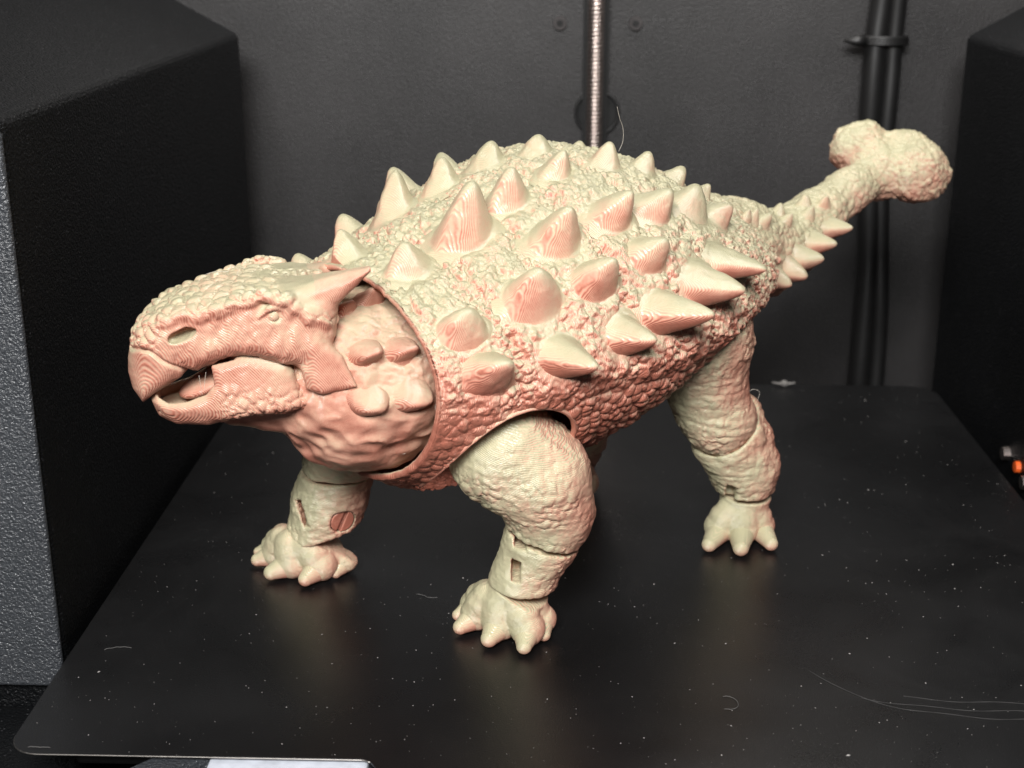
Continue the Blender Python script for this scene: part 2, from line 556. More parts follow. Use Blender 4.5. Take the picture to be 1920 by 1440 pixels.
# cable with its tie on the right of the back wall
zs = np.linspace(-3, 30, 60)
cb = bpy.data.objects.new('cable', None); scene.collection.objects.link(cb)
cb.rotation_euler[2] = TURN
cb['label'] = 'thick black cable running up the right of the back wall'; cb['category'] = 'cable'
for du, r, k in ((-0.27, 0.43, 0.0), (0.32, 0.36, 1.3)):
    pts = [(13.0 + du + 0.10 * math.sin(z * 0.5 + k) - 0.035 * (z - 6) + (0.25 if z > 12.6 else 0.0) * (z - 12.6) * 0.25, 56.2 + 0.05 * math.sin(z + k), z) for z in zs]
    chamber('strand', MB().tube(pts, r, 14), M_BLACK, parent=cb, smooth=True)
m = MB()
a = np.linspace(0, 2 * math.pi, 40)
for dz in (-0.12, -0.04, 0.04, 0.12):
    m.tube([(12.85 + .86 * math.cos(t), 56.2 + .55 * math.sin(t), 12.6 + dz) for t in a], 0.07, 6, False)
chamber('tie', m, M_BLACK, parent=cb, smooth=True)
m = MB(); m.tube([(12.0, 55.95, 12.6), (11.7, 55.9, 12.6), (11.2, 55.9, 12.58)], [0.24, 0.22, 0.05], 8)
chamber('tie_tail', m, M_BLACK, parent=cb, smooth=True)

# build plate: spring steel sheet with rounded corners and a tab in front
def plate_outline():
    u0, u1, v0, v1, r = -11.8, 14.6, 25.55, 51.2, 0.7
    p = []
    def arc(cx, cy, r, a0, a1, n=8):
        for t in np.linspace(math.radians(a0), math.radians(a1), n): p.append((cx + r * math.cos(t), cy + r * math.sin(t)))
    arc(u0 + r, v0 + r, r, 180, 270)
    arc(-4.05, v0 - .3, .3, 90, 45, 4)
    p.append((-3.2, 24.5)); p.append((5.9, 24.5))
    p.append((6.5, v0))
    arc(u1 - r, v0 + r, r, 270, 360)
    arc(u1 - 1.1, v1 - 1.1, 1.1, 0, 90)
    arc(u0 + 1.1, v1 - 1.1, 1.1, 90, 180)
    return p
po = plate_outline()
plate = bpy.data.objects.new('build_plate', None); scene.collection.objects.link(plate)
plate.rotation_euler[2] = TURN
plate['label'] = 'flat black textured build plate dusted with specks under the dinosaur'; plate['category'] = 'build plate'
chamber('sheet', MB().prism(po, -0.045, 0.0), M_PLATE, parent=plate)
m = MB(); m.tube([(x, y, -0.028) for x, y in po[:12]] , 0.02, 6)
chamber('bare_edge', m, M_EDGE, parent=plate, smooth=True)
# heated bed carrying it
bed = bpy.data.objects.new('heated_bed', None); scene.collection.objects.link(bed)
bed.rotation_euler[2] = TURN
bed['label'] = 'pale aluminium bed edge showing under the front of the build plate'; bed['category'] = 'heated bed'
bevel(chamber('slab', MB().box((-10.6, 26.4, -0.85), (13.4, 50.4, -0.05)), M_BLACK, parent=bed), 0.1)
bevel(chamber('aluminium_edge', MB().box((-7.35, 24.75, -0.75), (-3.9, 26.39, -0.12)), M_ALU, parent=bed), 0.06)
m = MB(); m.prism([(-9.3, 24.9), (-8.7, 24.9), (-7.36, 25.75), (-7.36, 26.38), (-7.9, 26.38)], -1.0, -0.13)
chamber('bracket', m, M_GREY_LIT, parent=bed)
for k, (v, z, r) in enumerate(((43.9, 0.09, 0.24), (41.8, -0.10, 0.24))):
    b_ = chamber('screw_head', disc((15.30, v, z), r, 0.22, 0, 12), M_STEEL, label='small bright screw in right panel, ' + ('behind' if k == 0 else 'in front of') + ' the orange clip', category='screw', group='screws in the right panel')
chamber('cable_clip', disc((15.30, 42.75, 0.06), 0.2, 0.15, 0, 10), M_ORANGE, label='tiny orange clip between two screws on right panel', category='clip')

# dust, crumbs and scuffs on the plate
def specks():
    m = MB()
    for _ in range(1700):
        u, v = rng.uniform(-11.5, 14.3), 25.5 + 25.4 * rng.random() ** 1.3
        r = 0.0065 * math.exp(rng.normal(0, 0.5))
        a, e = rng.uniform(0, math.pi), rng.uniform(0.6, 2.2)
        ca, sa = math.cos(a), math.sin(a)
        p = [(r * e, 0), (0, r), (-r * e, 0), (0, -r)]
        v4 = [(u + x * ca - y * sa, v + x * sa + y * ca, 0.004) for x, y in p]
        m.add(v4 + [(u, v, 0.006 + r * 0.7)], [(0, 1, 4), (1, 2, 4), (2, 3, 4), (3, 0, 4)])
    return m
chamber('dust_specks', specks(), M_DUST, kind='stuff', label='pale dust specks scattered over the black build plate', category='dust')
def curl(u, v, L, ang, bend, seed, r=0.012, n=14):
    g = np.random.default_rng(seed)
    pts, x, y, t = [], u, v, ang
    for i in range(n):
        pts.append((x, y, 0.008 + r + 0.012 * abs(math.sin(i * .9))))
        x += L / n * math.cos(t); y += L / n * math.sin(t)
        t += bend / n + g.normal(0, 0.25)
    return MB().tube(pts, r, 5)

# ---------------------------------------------------------------- the dinosaur's own frame
# s runs from the shoulders to the tail, n to the animal's left (towards the viewer), z up
TH = math.radians(40)
BX = np.array([math.cos(TH), math.sin(TH), 0.0])
NX = np.array([BX[1], -BX[0], 0.0])
ZX = np.array([0.0, 0.0, 1.0])
ORG = np.array([-3.0, 32.5, 0.0])
def W(s, n, z): return ORG + BX * s + NX * n + ZX * z
def Wn(A):
    A = np.asarray(A, float)
    return ORG + A[..., :1] * BX + A[..., 1:2] * NX + A[..., 2:3] * ZX
def loc(P):
    q = np.asarray(P, float) - ORG
    return np.stack([q @ BX, q @ NX, q[..., 2]], -1)

PB = 1.95
BS = [-1.15, 0.0, 1.5, 3.0, 5.0, 7.0, 9.0, 10.5, 11.8, 13.0]
B_W = [3.62, 4.05, 4.45, 4.7, 4.85, 4.6, 3.9, 3.1, 2.2, 1.3]
B_T = [9.35, 9.65, 10.35, 11.0, 11.5, 11.2, 10.3, 9.55, 8.95, 8.5]
B_B = [4.15, 3.6, 3.45, 3.5, 3.9, 4.75, 5.6, 6.1, 6.5, 6.9]
B_C = [7.0, 7.0, 7.1, 7.3, 7.5, 7.7, 7.8, 7.8, 7.75, 7.7]
def body_par(s):
    s = np.clip(s, BS[0], BS[-1])
    return (spline(s, BS, B_W), spline(s, BS, B_T), spline(s, BS, B_B), spline(s, BS, B_C))
def body_f(P):
    q = loc(P)
    w, t, b, c = body_par(q[:, 0])
    hz = np.where(q[:, 2] > c, t - c, c - b)
    r = (np.abs(q[:, 1] / w) ** PB + np.abs((q[:, 2] - c) / hz) ** PB) ** (1 / PB)
    d = (r - 1) * np.minimum(w, hz)
    return np.maximum(d, q[:, 0] - BS[-1])
def body_pt(s, ph):
    w, t, b, c = body_par(s)
    cs, sn = np.cos(ph), np.sin(ph)
    k = (np.abs(cs) ** PB + np.abs(sn) ** PB) ** (-1 / PB)
    hz = np.where(sn > 0, t - c, c - b)
    return Wn(np.stack([s + 0 * ph, w * k * cs, c + hz * k * sn], -1))

# tail
T_P = np.array([[11.0, 0, 7.85], [12.4, 0, 7.72], [13.7, 0, 7.45], [15.0, 0, 7.6], [16.4, 0, 8.2], [18.0, 0, 8.85], [19.6, 0, 9.25], [20.6, 0, 9.45]])
T_R = np.array([1.8, 1.5, 1.28, 1.02, .80, .66, .60, .66])
def tail_f(P):
    d = sd_chain(P, Wn(T_P), T_R, 0.35)
    return d
def club_f(P):
    d = sd_cone(P, W(19.6, 0, 9.3), W(20.6, .1, 9.55), .58, .75)
    d = smin(d, sd_ell(P, W(19.85, -1.1, 9.9), (1.05, .95, .85), np.stack([BX, NX, ZX])), .6)
    d = smin(d, sd_ell(P, W(20.35, 1.0, 9.3), (1.15, .85, .95), np.stack([BX, NX, ZX])), .5)
    d = smin(d, sd_ell(P, W(20.75, .1, 9.75), (.6, .8, .75), np.stack([BX, NX, ZX])), .4)
    return d
def tailclub_f(P): return smin(tail_f(P), club_f(P), .5)

# head frame: x forward, y to the animal's left, z up
HO = np.array([-6.4, 30.9, 7.0])
HX = np.array([-0.978, -0.208, 0.0])
HY = np.array([0.208, -0.978, 0.0])
HA = np.stack([HX, HY, ZX])
def Hp(x, y, z): return HO + HX * x + HY * y + ZX * z
def hloc(P): return (P - HO) @ HA.T

# neck: from inside the collar to the back of the skull
N_P = [Hp(-.6, -.15, .45), Hp(-1.6, -.2, .25), Hp(-2.5, -.15, .0), W(-1.0, .2, 6.65), W(.8, 0.2, 6.9)]
N_R = [.8, 1.05, 1.5, 2.08, 2.0]
def neck_f(P):
    d = sd_chain(P, N_P, N_R, 0.5)
    d = smin(d, sd_cone(P, Hp(.1, -.1, -.75), Hp(-1.7, .0, -.6), .55, 1.05), .4)   # throat pouch
    return d

# ---------------------------------------------------------------- the printed dinosaur
dino = link('printed_dinosaur', None, label='two-tone salmon and mint printed spiky ankylosaur figure standing on the build plate', category='toy dinosaur')
dino.location = (1.5 * CM, 34.5 * CM, 0)
DINO0 = np.array([1.5, 34.5, 0.0])
LAYER = 0.024
def finish(name, V, F, parent, axis, bias, up=0.55, side=0.0, sdir=(1, 0, 0), normals=None, period=LAYER, tone_add=None, custom=False, grit=0.15):
    """links one printed piece; stores its two-tone and layer values"""
    N = vnormals(V, F) if normals is None else normals
    axis = np.asarray(axis, float); axis /= np.linalg.norm(axis)
    sd = np.asarray(sdir, float); sd /= np.linalg.norm(sd)
    tone = bias - up * N[:, 2] + side * (N @ sd)
    if tone_add is not None: tone = tone + tone_add
    me = quad_mesh(name, V - DINO0, F, {'tone': tone, 'layer': (V @ axis) / period, 'grit': np.zeros(len(V)) + grit}, normals=N if custom else None)
    return link(name, me, parent, M_FIL)

AX_BODY = -BX * .85 + NX * .40 + ZX * .12
AX_HEAD = HY * .75 + HX * .5 - ZX * .3

def unit(v): v = np.asarray(v, float); return v / np.linalg.norm(v)
# --- spikes: cones grown out of a surface f, with a skirt that runs into it
def spike_mesh(f, c, tip, R, nr=30, nt=56, long=1.1, q=1.55, seed=0, rim=None, ridge=0.0, short=1.0):
    c, tip = np.asarray(c, float), np.asarray(tip, float)
    c = settle(f, c[None], 2)[0]
    n = grad(f, c[None])[0]; n /= np.linalg.norm(n)
    ax = tip - c
    u = BX - n * (BX @ n); u /= np.linalg.norm(u)
    v = np.cross(n, u)
    r = np.linspace(0, 1.32, nr) ** 1.0
    th = np.linspace(0, 2 * math.pi, nt, endpoint=False)
    Rg, T = np.meshgrid(r[1:], th, indexing='ij')
    Rg, T = np.concatenate([[0], Rg.ravel()]), np.concatenate([[0], T.ravel()])
    base = c + (R * Rg * np.cos(T) * long)[:, None] * u + (R * short * Rg * np.sin(T))[:, None] * v
    base = settle(f, base, 2)
    if rim is not None:
        qb = loc(base); qb[:, 0] = np.maximum(qb[:, 0], rim); base = settle(f, Wn(qb), 1)
    dia = (np.abs(np.cos(T)) ** q + np.abs(np.sin(T)) ** q) ** (1 / q)
    k = sstep(0.0, 0.35, Rg) * (1 - sstep(0.7, 1.1, Rg))
    x = np.clip(Rg * (1 + (dia - 1) * k), 0, None)
    if ridge:   # a keel along the row instead of a single point
        cu = Rg * np.cos(T)
        x = np.sqrt((Rg * np.sin(T)) ** 2 + cu ** 2 * ((1 - ridge) + ridge * np.minimum(cu ** 2, 1)))
    e = 0.22
    h = np.clip(1 - ((np.sqrt(x * x + e * e) - e) / (math.sqrt(1 + e * e) - e)) ** 1.15, 0, 1)
    h = 0.85 * h + 0.15 * h * h * (3 - 2 * h)
    h = np.where(Rg > 0.8, np.maximum(h, 0.06 * (1.32 - Rg) / 0.52), h)
    P = base + ax * h[:, None]
    P -= n * (0.07 * sstep(0.95, 1.32, Rg))[:, None]
    P += n * (0.06 * fbm(P + seed, 0.34, 3, 5) * sstep(.1, .5, Rg))[:, None]
    F = []
    for j in range(nt):
        j2 = (j + 1) % nt
        F.append((0, 1 + j, 1 + j2, 1 + j2))
    i, j = np.meshgrid(np.arange(nr - 2), np.arange(nt), indexing='ij')
    j2 = (j + 1) % nt
    Fq = np.stack([1 + i * nt + j, 1 + (i + 1) * nt + j, 1 + (i + 1) * nt + j2, 1 + i * nt + j2], -1).reshape(-1, 4)
    F = np.concatenate([np.array(F), Fq])
    N = vnormals(P, F)
    if (N @ (ax / np.linalg.norm(ax))).mean() < 0:
        F = np.concatenate([np.array([(0, 1 + (j + 1) % nt, 1 + j, 1 + j) for j in range(nt)]), Fq[:, ::-1]])
    return P, F

SPIKES = [
    ((-3.03, 34.57, 10.02), (-2.98, 34.79, 11.09), 0.67),
    ((-1.2, 32.2, 10.02), (-0.96, 31.87, 11.33), 0.79),
    ((-1.82, 34.81, 10.66), (-1.81, 34.9, 11.4), 0.57),
    ((-0.71, 35.38, 11.16), (-0.58, 35.46, 11.73), 0.58),
    ((0.59, 35.48, 11.47), (0.65, 35.54, 11.89), 0.51),
    ((1.76, 36.62, 11.4), (1.8, 36.68, 11.56), 0.24),
    ((-0.15, 33.07, 10.64), (-0.04, 32.89, 11.49), 0.59),
    ((1.02, 34.04, 11.16), (1.25, 33.96, 11.74), 0.47),
    ((2.32, 34.87, 11.24), (2.47, 34.91, 11.8), 0.46),
    ((3.33, 35.49, 10.97), (3.53, 35.58, 11.45), 0.42),
    ((4.23, 36.67, 10.51), (4.57, 36.8, 10.86), 0.44),
    ((5.11, 37.38, 9.95), (5.37, 37.5, 10.26), 0.35),
    ((-3.89, 32.44, 9.43), (-4.11, 32.52, 10.08), 0.48),
    ((-2.41, 31.31, 9.4), (-2.49, 31.23, 10.05), 0.59),
    ((0.98, 31.9, 9.96), (1.31, 31.5, 10.8), 0.66),
    ((2.33, 32.79, 10.35), (2.8, 32.49, 10.99), 0.59),
    ((0.46, 30.61, 8.86), (0.6, 30.26, 9.62), 0.68),
    ((1.9, 31.31, 9.11), (2.31, 30.91, 9.71), 0.55),
    ((3.2, 32.3, 9.49), (3.62, 32.03, 9.93), 0.51),
    ((-1.12, 29.76, 8.35), (-1.01, 29.51, 8.89), 0.55),
    ((-0.57, 29.4, 7.46), (-0.12, 28.92, 7.84), 0.55),
    ((1.07, 30.16, 7.65), (1.87, 29.34, 7.66), 0.58),
    ((2.59, 31.06, 7.86), (3.29, 30.49, 7.93), 0.55),
    ((3.52, 31.79, 8.24), (4.67, 30.99, 8.4), 0.61),
    ((4.56, 32.88, 8.68), (5.59, 32.34, 8.65), 0.65),
    ((5.21, 33.91, 8.99), (6.3, 33.51, 8.89), 0.56),
    ((3.42, 33.56, 10.36), (3.86, 33.43, 10.86), 0.56),
    ((4.52, 34.67, 10.14), (4.73, 34.72, 10.73), 0.65),
    ((5.22, 35.39, 9.77), (5.67, 35.4, 10.11), 0.52),
]
NECK_SPIKES = [
    ((-3.35, 31.25, 8.72), (-3.24, 31.16, 9.12), 0.39),
    ((-3.31, 29.97, 7.81), (-3.18, 29.46, 8.13), 0.40),
    ((-2.56, 30.31, 7.77), (-2.44, 29.98, 8.21), 0.41),
    ((-3.26, 29.65, 6.75), (-3.19, 29.03, 6.82), 0.48),
    ((-2.29, 29.96, 6.77), (-1.91, 29.47, 6.8), 0.52),
    ((-3.83, 30.83, 8.6), (-3.8, 30.69, 8.92), 0.26),
]
TAIL_SPIKES = [
    ((6.36, 38.6, 9.05), (6.29, 38.63, 9.38), 0.21),
    ((6.7, 39.0, 8.93), (6.78, 39.02, 9.26), 0.20),
    ((7.26, 39.55, 8.79), (7.48, 39.48, 9.03), 0.23),
    ((6.93, 39.31, 8.9), (7.05, 39.3, 9.22), 0.20),
    ((8.01, 41.09, 8.69), (8.08, 41.15, 9.02), 0.24),
    ((8.14, 40.73, 8.51), (8.34, 40.73, 8.78), 0.21),
    ((9.0, 42.26, 8.75), (9.02, 42.25, 9.09), 0.23),
    ((9.05, 41.77, 8.52), (9.17, 41.72, 8.83), 0.21),
    ((9.64, 42.29, 8.71), (9.67, 42.19, 9.03), 0.20),
    ((9.81, 42.09, 8.05), (10.41, 41.73, 8.13), 0.33),
    ((9.17, 41.28, 7.77), (9.79, 40.99, 7.81), 0.36),
    ((8.62, 40.55, 7.44), (9.29, 40.34, 7.49), 0.40),
    ((8.21, 40.15, 7.18), (8.72, 39.88, 7.05), 0.38),
    ((7.63, 39.53, 7.14), (8.16, 39.31, 6.94), 0.36),
    ((6.89, 38.69, 7.35), (7.35, 38.48, 7.09), 0.35),
]
def mirrored(L, least):
    """the same spikes on the side turned away"""
    out = []
    for c, t, R in L:
        a, b = loc(np.array(c)), loc(np.array(t))
        if a[1] > least:
            a[1] *= -1; b[1] *= -1
            out.append((tuple(Wn(a)), tuple(Wn(b)), R))
    return out
FAR_SPIKES = mirrored(SPIKES, 2.6)
FAR_TAIL_SPIKES = mirrored(TAIL_SPIKES, 0.8)


# --- body shell
ROWS = np.array([-0.45, 1.3, 2.75, 4.35, 5.8, 7.2, 8.5, 9.8, 11.0])
def body_shell():
    ns, nphi = 600, 760
    s = np.linspace(BS[0], BS[-1], ns)
    ph = np.linspace(0, 2 * math.pi, nphi, endpoint=False)
    Sg, Pg = np.meshgrid(s, ph, indexing='ij')
    P = body_pt(Sg.ravel(), Pg.ravel())
    i, j = np.meshgrid(np.arange(ns - 1), np.arange(nphi), indexing='ij')
    j2 = (j + 1) % nphi
    F = np.stack([i * nphi + j, (i + 1) * nphi + j, (i + 1) * nphi + j2, i * nphi + j2], -1).reshape(-1, 4)
    N = vnormals(P, F)
    q = loc(P)
    if (N[:, 2] * (q[:, 2] - 7)).mean() < 0:
        F = F[:, ::-1]; N = -N
    # near a spike the hide lies smooth
    calm = np.zeros(len(P))
    for c, tip, R in SPIKES + FAR_SPIKES:
        d = np.linalg.norm(P - np.array(c), axis=1) / R
        calm = np.maximum(calm, 1 - sstep(.9, 1.4, d))
    warp = fbm(P, 1.2, 2, 3) * 0.35
    band = np.min(np.abs((q[:, 0] + warp)[:, None] - ROWS[None]), axis=1)
    groove = sstep(0.35, 0.75, band)
    upper = sstep(6.4, 7.2, q[:, 2] + 0.25 * fbm(P, 1.0, 2, 8) - 0.05 * (q[:, 0] - 3))
    lump = scales(P, 0.21, 1)
    fine = fbm(P, 0.24, 3, 2)
    ridged = 1 - np.abs(fbm(P * np.array([1, 1, 1.0]), 0.34, 3, 6)) * 2
    up = (0.14 * (lump - .5) * (0.35 + 0.65 * groove) + 0.11 * fine + 0.08 * ridged - 0.12 * groove) * (1 - 0.7 * calm)
    d1, d2, rr_ = worley(P + .06 * fbm(P, .4, 2, 14)[:, None], 0.27, 4)
    peb = np.clip(1 - 1.25 * d1 * d1, 0, 1) * (.75 + .5 * rr_) * (.6 + .4 * sstep(0, .25, d2 - d1))
    low = 0.11 * (peb - .5) + 0.03 * fbm(P, .5, 2, 9)
    chest = sstep(-.9, .6, q[:, 0])
    low = low * (0.6 + .4 * chest)
    d = up * upper + low * (1 - upper)
    # overhanging rim of the armour above the belly
    d += 0.16 * upper * (1 - sstep(7.0, 8.3, q[:, 2])) * sstep(0.5, 1.5, q[:, 0]) * (np.abs(q[:, 1]) > 1)
    edge = 1 - sstep(0.0, 0.25, q[:, 0] - BS[0])
    d *= 1 - 0.7 * edge
    P = P + N * d[:, None]
    # sleeve openings for the front legs
    fc = P[F].mean(1)
    hole = np.zeros(len(F), bool)
    for sg in (1, -1):
        cc = W(1.0, 3.5 * sg, 4.85)
        qf = loc(fc) - loc(cc)
        rr = np.sqrt((qf[:, 0] / 1.60) ** 2 + (qf[:, 2] / 1.62) ** 2)
        qv = loc(P) - loc(cc)
        rv = np.sqrt((qv[:, 0] / 1.60) ** 2 + (qv[:, 2] / 1.62) ** 2)
        snap = (rv > .965) & (rv < 1) & (loc(P)[:, 1] * sg > 1.2)
        qv[snap, 0] /= rv[snap]; qv[snap, 2] /= rv[snap]
        P[snap] = Wn(qv[snap] + loc(cc))
        hole |= (rr < .984) & (loc(fc)[:, 1] * sg > 1.2)
    F = F[~hole]
    # wall thickness: an inner skin behind the collar, joined by its rim
    ins = np.array([0.0, -0.035, -0.035, 0.0, 0.3, 0.55])
    sc = np.array([1.0, 0.99, 0.955, 0.94, 0.93, 0.93])
    rows, cen = [], []
    ring0 = loc(P[:nphi])
    for k in range(1, len(ins)):
        wz = ring0.copy()
        if k <= 3:
            wz[:, 0] += ins[k]; wz[:, 1] *= sc[k]; wz[:, 2] = 6.9 + (wz[:, 2] - 6.9) * sc[k]
        else:
            b_ = loc(body_pt(np.full(nphi, BS[0] + ins[k]), ph))
            b_[:, 1] *= sc[k]; b_[:, 2] = 6.9 + (b_[:, 2] - 6.9) * sc[k]; wz = b_
        wz[:, 0] += 0.02 * vnoise(ring0, .3, 12) * (k <= 2)
        rows.append(Wn(wz))
    nv = len(P)
    P2 = np.concatenate([P] + rows)
    prev = np.arange(nphi)
    extra = []
    for k in range(len(rows)):
        cur = nv + k * nphi + np.arange(nphi)
        extra.append(np.stack([prev, np.roll(prev, -1), np.roll(cur, -1), cur], 1))
        prev = cur
    extra = np.concatenate(extra)
    # orient the rim like the shell
    if F[0, 0] != 0 or True:
        a = vnormals(P2, F)[:nphi].mean(0)
        n_in = np.cross(P2[extra[0, 2]] - P2[extra[0, 0]], P2[extra[0, 3]] - P2[extra[0, 1]])
        if n_in @ BX > 0: extra = extra[:, ::-1]
    F = np.concatenate([F, extra])
    keep = np.unique(F); re = np.full(len(P2), -1); re[keep] = np.arange(len(keep))
    P2 = P2[keep]; F = re[F]
    q = loc(P2)
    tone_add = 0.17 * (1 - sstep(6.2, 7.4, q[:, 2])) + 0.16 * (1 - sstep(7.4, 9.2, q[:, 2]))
    gr = np.concatenate([.9 * (1 - .6 * calm) , np.full(len(rows) * nphi, .1)])[keep]
    return P2, F, tone_add, gr
V, F, ta, gr = body_shell()
shell = finish('body_shell', V, F, dino, AX_BODY, 0.55, 0.74, 0.16, (-1, -.6, 0), tone_add=ta, grit=gr)
for k_, (c, tip, R) in enumerate(SPIKES + FAR_SPIKES):
    V, F = spike_mesh(body_f, c, tip, R * .94, long=1.15, seed=int(abs(c[0] * 50)), rim=BS[0] + .04, ridge=(.12, .3, .3, .5, .5)[k_ - 16] if 16 <= k_ <= 20 else 0.0)
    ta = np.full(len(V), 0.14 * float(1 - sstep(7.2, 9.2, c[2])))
    finish('spike', V, F, shell, AX_BODY, 0.50, 0.72, 0.20, (-1, -.6, 0), tone_add=ta)

# rolled edge of the sleeve openings
for sg in (1, -1):
    a = np.linspace(0, 2 * math.pi, 160, endpoint=False)
    cc = np.array([1.0, 3.5 * sg, 4.85])
    q = np.stack([cc[0] + 1.60 * np.cos(a), np.full(160, 3.5 * sg), cc[2] + 1.62 * np.sin(a)], -1)
    w_, t_, b_, c_ = body_par(q[:, 0])
    hz = np.where(q[:, 2] > c_, t_ - c_, c_ - b_)
    q[:, 1] = sg * w_ * np.clip(1 - np.abs((q[:, 2] - c_) / hz) ** PB, .08, 1) ** (1 / PB)
    cp = Wn(q)
    open_ = np.abs((q[:, 2] - c_) / hz) < .90
    tg = np.roll(cp, -1, 0) - np.roll(cp, 1, 0); tg /= np.linalg.norm(tg, axis=1, keepdims=True)
    nn = grad(body_f, cp); nn /= np.linalg.norm(nn, axis=1, keepdims=True)
    bb = np.cross(tg, nn)
    k = np.linspace(0, 2 * math.pi, 10, endpoint=False)
    V = (cp[:, None] + .055 * np.cos(k)[None, :, None] * bb[:, None] + (.10 * np.sin(k)[None, :, None] - .07) * nn[:, None]).reshape(-1, 3)
    V += (.02 * fbm(V, .2, 2, 77))[:, None] * np.repeat(nn, 10, 0)
    i, j = np.meshgrid(np.arange(160), np.arange(10), indexing='ij')
    i, j = i[open_ & np.roll(open_, -1)], j[open_ & np.roll(open_, -1)]
    F = np.stack([i * 10 + j, ((i + 1) % 160) * 10 + j, ((i + 1) % 160) * 10 + (j + 1) % 10, i * 10 + (j + 1) % 10], -1).reshape(-1, 4)
    N = vnormals(V, F)
    if ((V - np.repeat(cp, 10, 0)) * N).sum() < 0: F = F[:, ::-1]
    finish('sleeve_rim', V, F, shell, AX_BODY, 0.74, 0.4)

# --- tail with its club
ta_lo, ta_hi = loc(T_P[:0]) if False else None, None
V, F = surface(tailclub_f, (4.5, 36.5, 5.0), (18.0, 50.0, 12.0), 0.045)
q = loc(V)
N = vnormals(V, F)
clubness = sstep(18.2, 19.4, q[:, 0])
d = (0.07 * (scales(V, 0.30, 21) - .5) + 0.06 * fbm(V, .5, 3, 22)) * (1 - .35 * clubness) + clubness * (0.16 * fbm(V, .7, 3, 23) + .05 * (scales(V, .22, 24) - .5))
V = V + N * d[:, None]
N = vnormals(V, F)
cmask = loc(V[F].mean(1))[:, 0] > 19.1
Ft, kt = subset(V, F, ~cmask)
tail = finish('tail', V[kt], Ft, dino, (.25, -.5, .8), 0.36, 0.46, grit=.8, normals=N[kt], custom=True)
Fc, kc = subset(V, F, cmask)
finish('tail_club', V[kc], Fc, tail, (.25, -.5, .8), 0.40, 0.50, grit=.6, normals=N[kc], custom=True)
for c, tip, R in TAIL_SPIKES + FAR_TAIL_SPIKES:
    V, F = spike_mesh(tail_f, c, tip, R * 1.2, 16, 28)
    finish('tail_spike', V, F, tail, BX, 0.42, 0.52)

# --- neck
V, F = surface(neck_f, (-9.5, 27.5, 3.0), (0.5, 36.0, 10.5), 0.05)
N = vnormals(V, F)
h = hloc(V)
throat = 1 - sstep(-.9, .2, h[:, 2])
folds = 1 - np.abs(fbm(V * np.array([1, 1, 1.6]), .8, 2, 31)) * 2
d = throat * (0.20 * fbm(V, .7, 2, 32) + 0.10 * folds) * sstep(.2, -1.4, h[:, 0]) + (1 - throat) * (0.05 * (scales(V, .3, 33) - .5) + 0.10 * fbm(V, .3, 3, 34))
V = V + N * d[:, None]
neck = finish('neck', V, F, dino, HX * .9 - ZX * .3, 0.60, 0.36, 0.05, (-1, -1, 0))
for c, tip, R in NECK_SPIKES:
    n_ = grad(neck_f, np.array([c]))[0]
    tip = np.array(c) + unit(n_ + np.array([.35, -.1, -.30])) * (.46 if R > .3 else .3)
    V, F = spike_mesh(neck_f, c, tip, R * .92, 30, 56, long=1.12, short=.8, ridge=.85)
    finish('neck_spike', V, F, neck, AX_HEAD, 0.74, 0.34)

# --- head (skull with the upper jaw), built in the head frame
SKULL = [(2.20, -.44), (2.42, -.12), (2.49, .25), (2.46, .6), (2.37, 1.0), (2.2, 1.33), (1.9, 1.64), (1.5, 1.86), (.9, 2.08), (.3, 2.22), (-.6, 2.32),
         (-1.4, 2.34), (-2.0, 2.2), (-2.25, 1.8), (-2.2, 1.2), (-1.9, .8), (-1.4, .50), (-1.0, .56), (-.5, .72), (-.15, .80), (.2, .76), (.6, .56), (.9, .40), (1.08, .42), (1.4, .18), (1.9, -.16)]
BROW = [(1.62, 1.62), (1.22, 1.74), (.66, 1.84), (.12, 1.97), (-.14, 2.10), (-.68, 2.20), (-1.14, 2.08), (-1.6, 1.76), (-2.08, 1.48)]
HORN = [(-1.1, 2.30), (-1.7, 2.50), (-2.3, 2.66), (-2.98, 2.82), (-2.99, 2.72), (-2.5, 2.2), (-2.12, 1.80), (-1.6, 1.72), (-1.1, 1.8)]
CHEEK = [(-1.55, 1.25), (-2.0, 1.08), (-2.28, .82), (-2.58, .12), (-2.2, -.02), (-1.8, -.10), (-1.46, .02), (-1.36, .5)]
SEAM = [(2.36, .91), (2.16, .99), (1.92, .96), (1.65, .73), (1.38, .57), (1.07, .41)]
def half_width(x):
    return spline(x, [-2.4, -1.5, -.6, .3, 1.1, 1.8, 2.3, 2.6], [1.72, 1.78, 1.68, 1.46, 1.28, 1.12, .82, .55])
def prism_f(h, poly, width, R):
    p2 = sd_poly(h[:, 0], h[:, 2], poly) + R
    yy = np.abs(h[:, 1]) - (width - R)
    return np.sqrt(np.maximum(p2, 0) ** 2 + np.maximum(yy, 0) ** 2) + np.minimum(np.maximum(p2, yy), 0) - R
def horn_f(h):
    t = np.clip((-1.3 - h[:, 0]) / 1.65, 0, 1.1)
    g = np.stack([h[:, 0], h[:, 1] - (1.02 + .62 * t), h[:, 2]], 1)
    wd = .64 - .42 * t
    return prism_f(g, HORN, wd, np.clip(wd * .8, .08, .30)) * .85
def cheek_f(h):
    yc = 1.22 + .55 * np.clip((-1.5 - h[:, 0]) / .95, 0, 1.2)
    g = np.stack([h[:, 0], h[:, 1] - yc, h[:, 2]], 1)
    wd = .16 + .34 * sstep(-2.5, -1.6, h[:, 0])
    return prism_f(g, CHEEK, wd, np.minimum(wd * .8, .22)) * .85
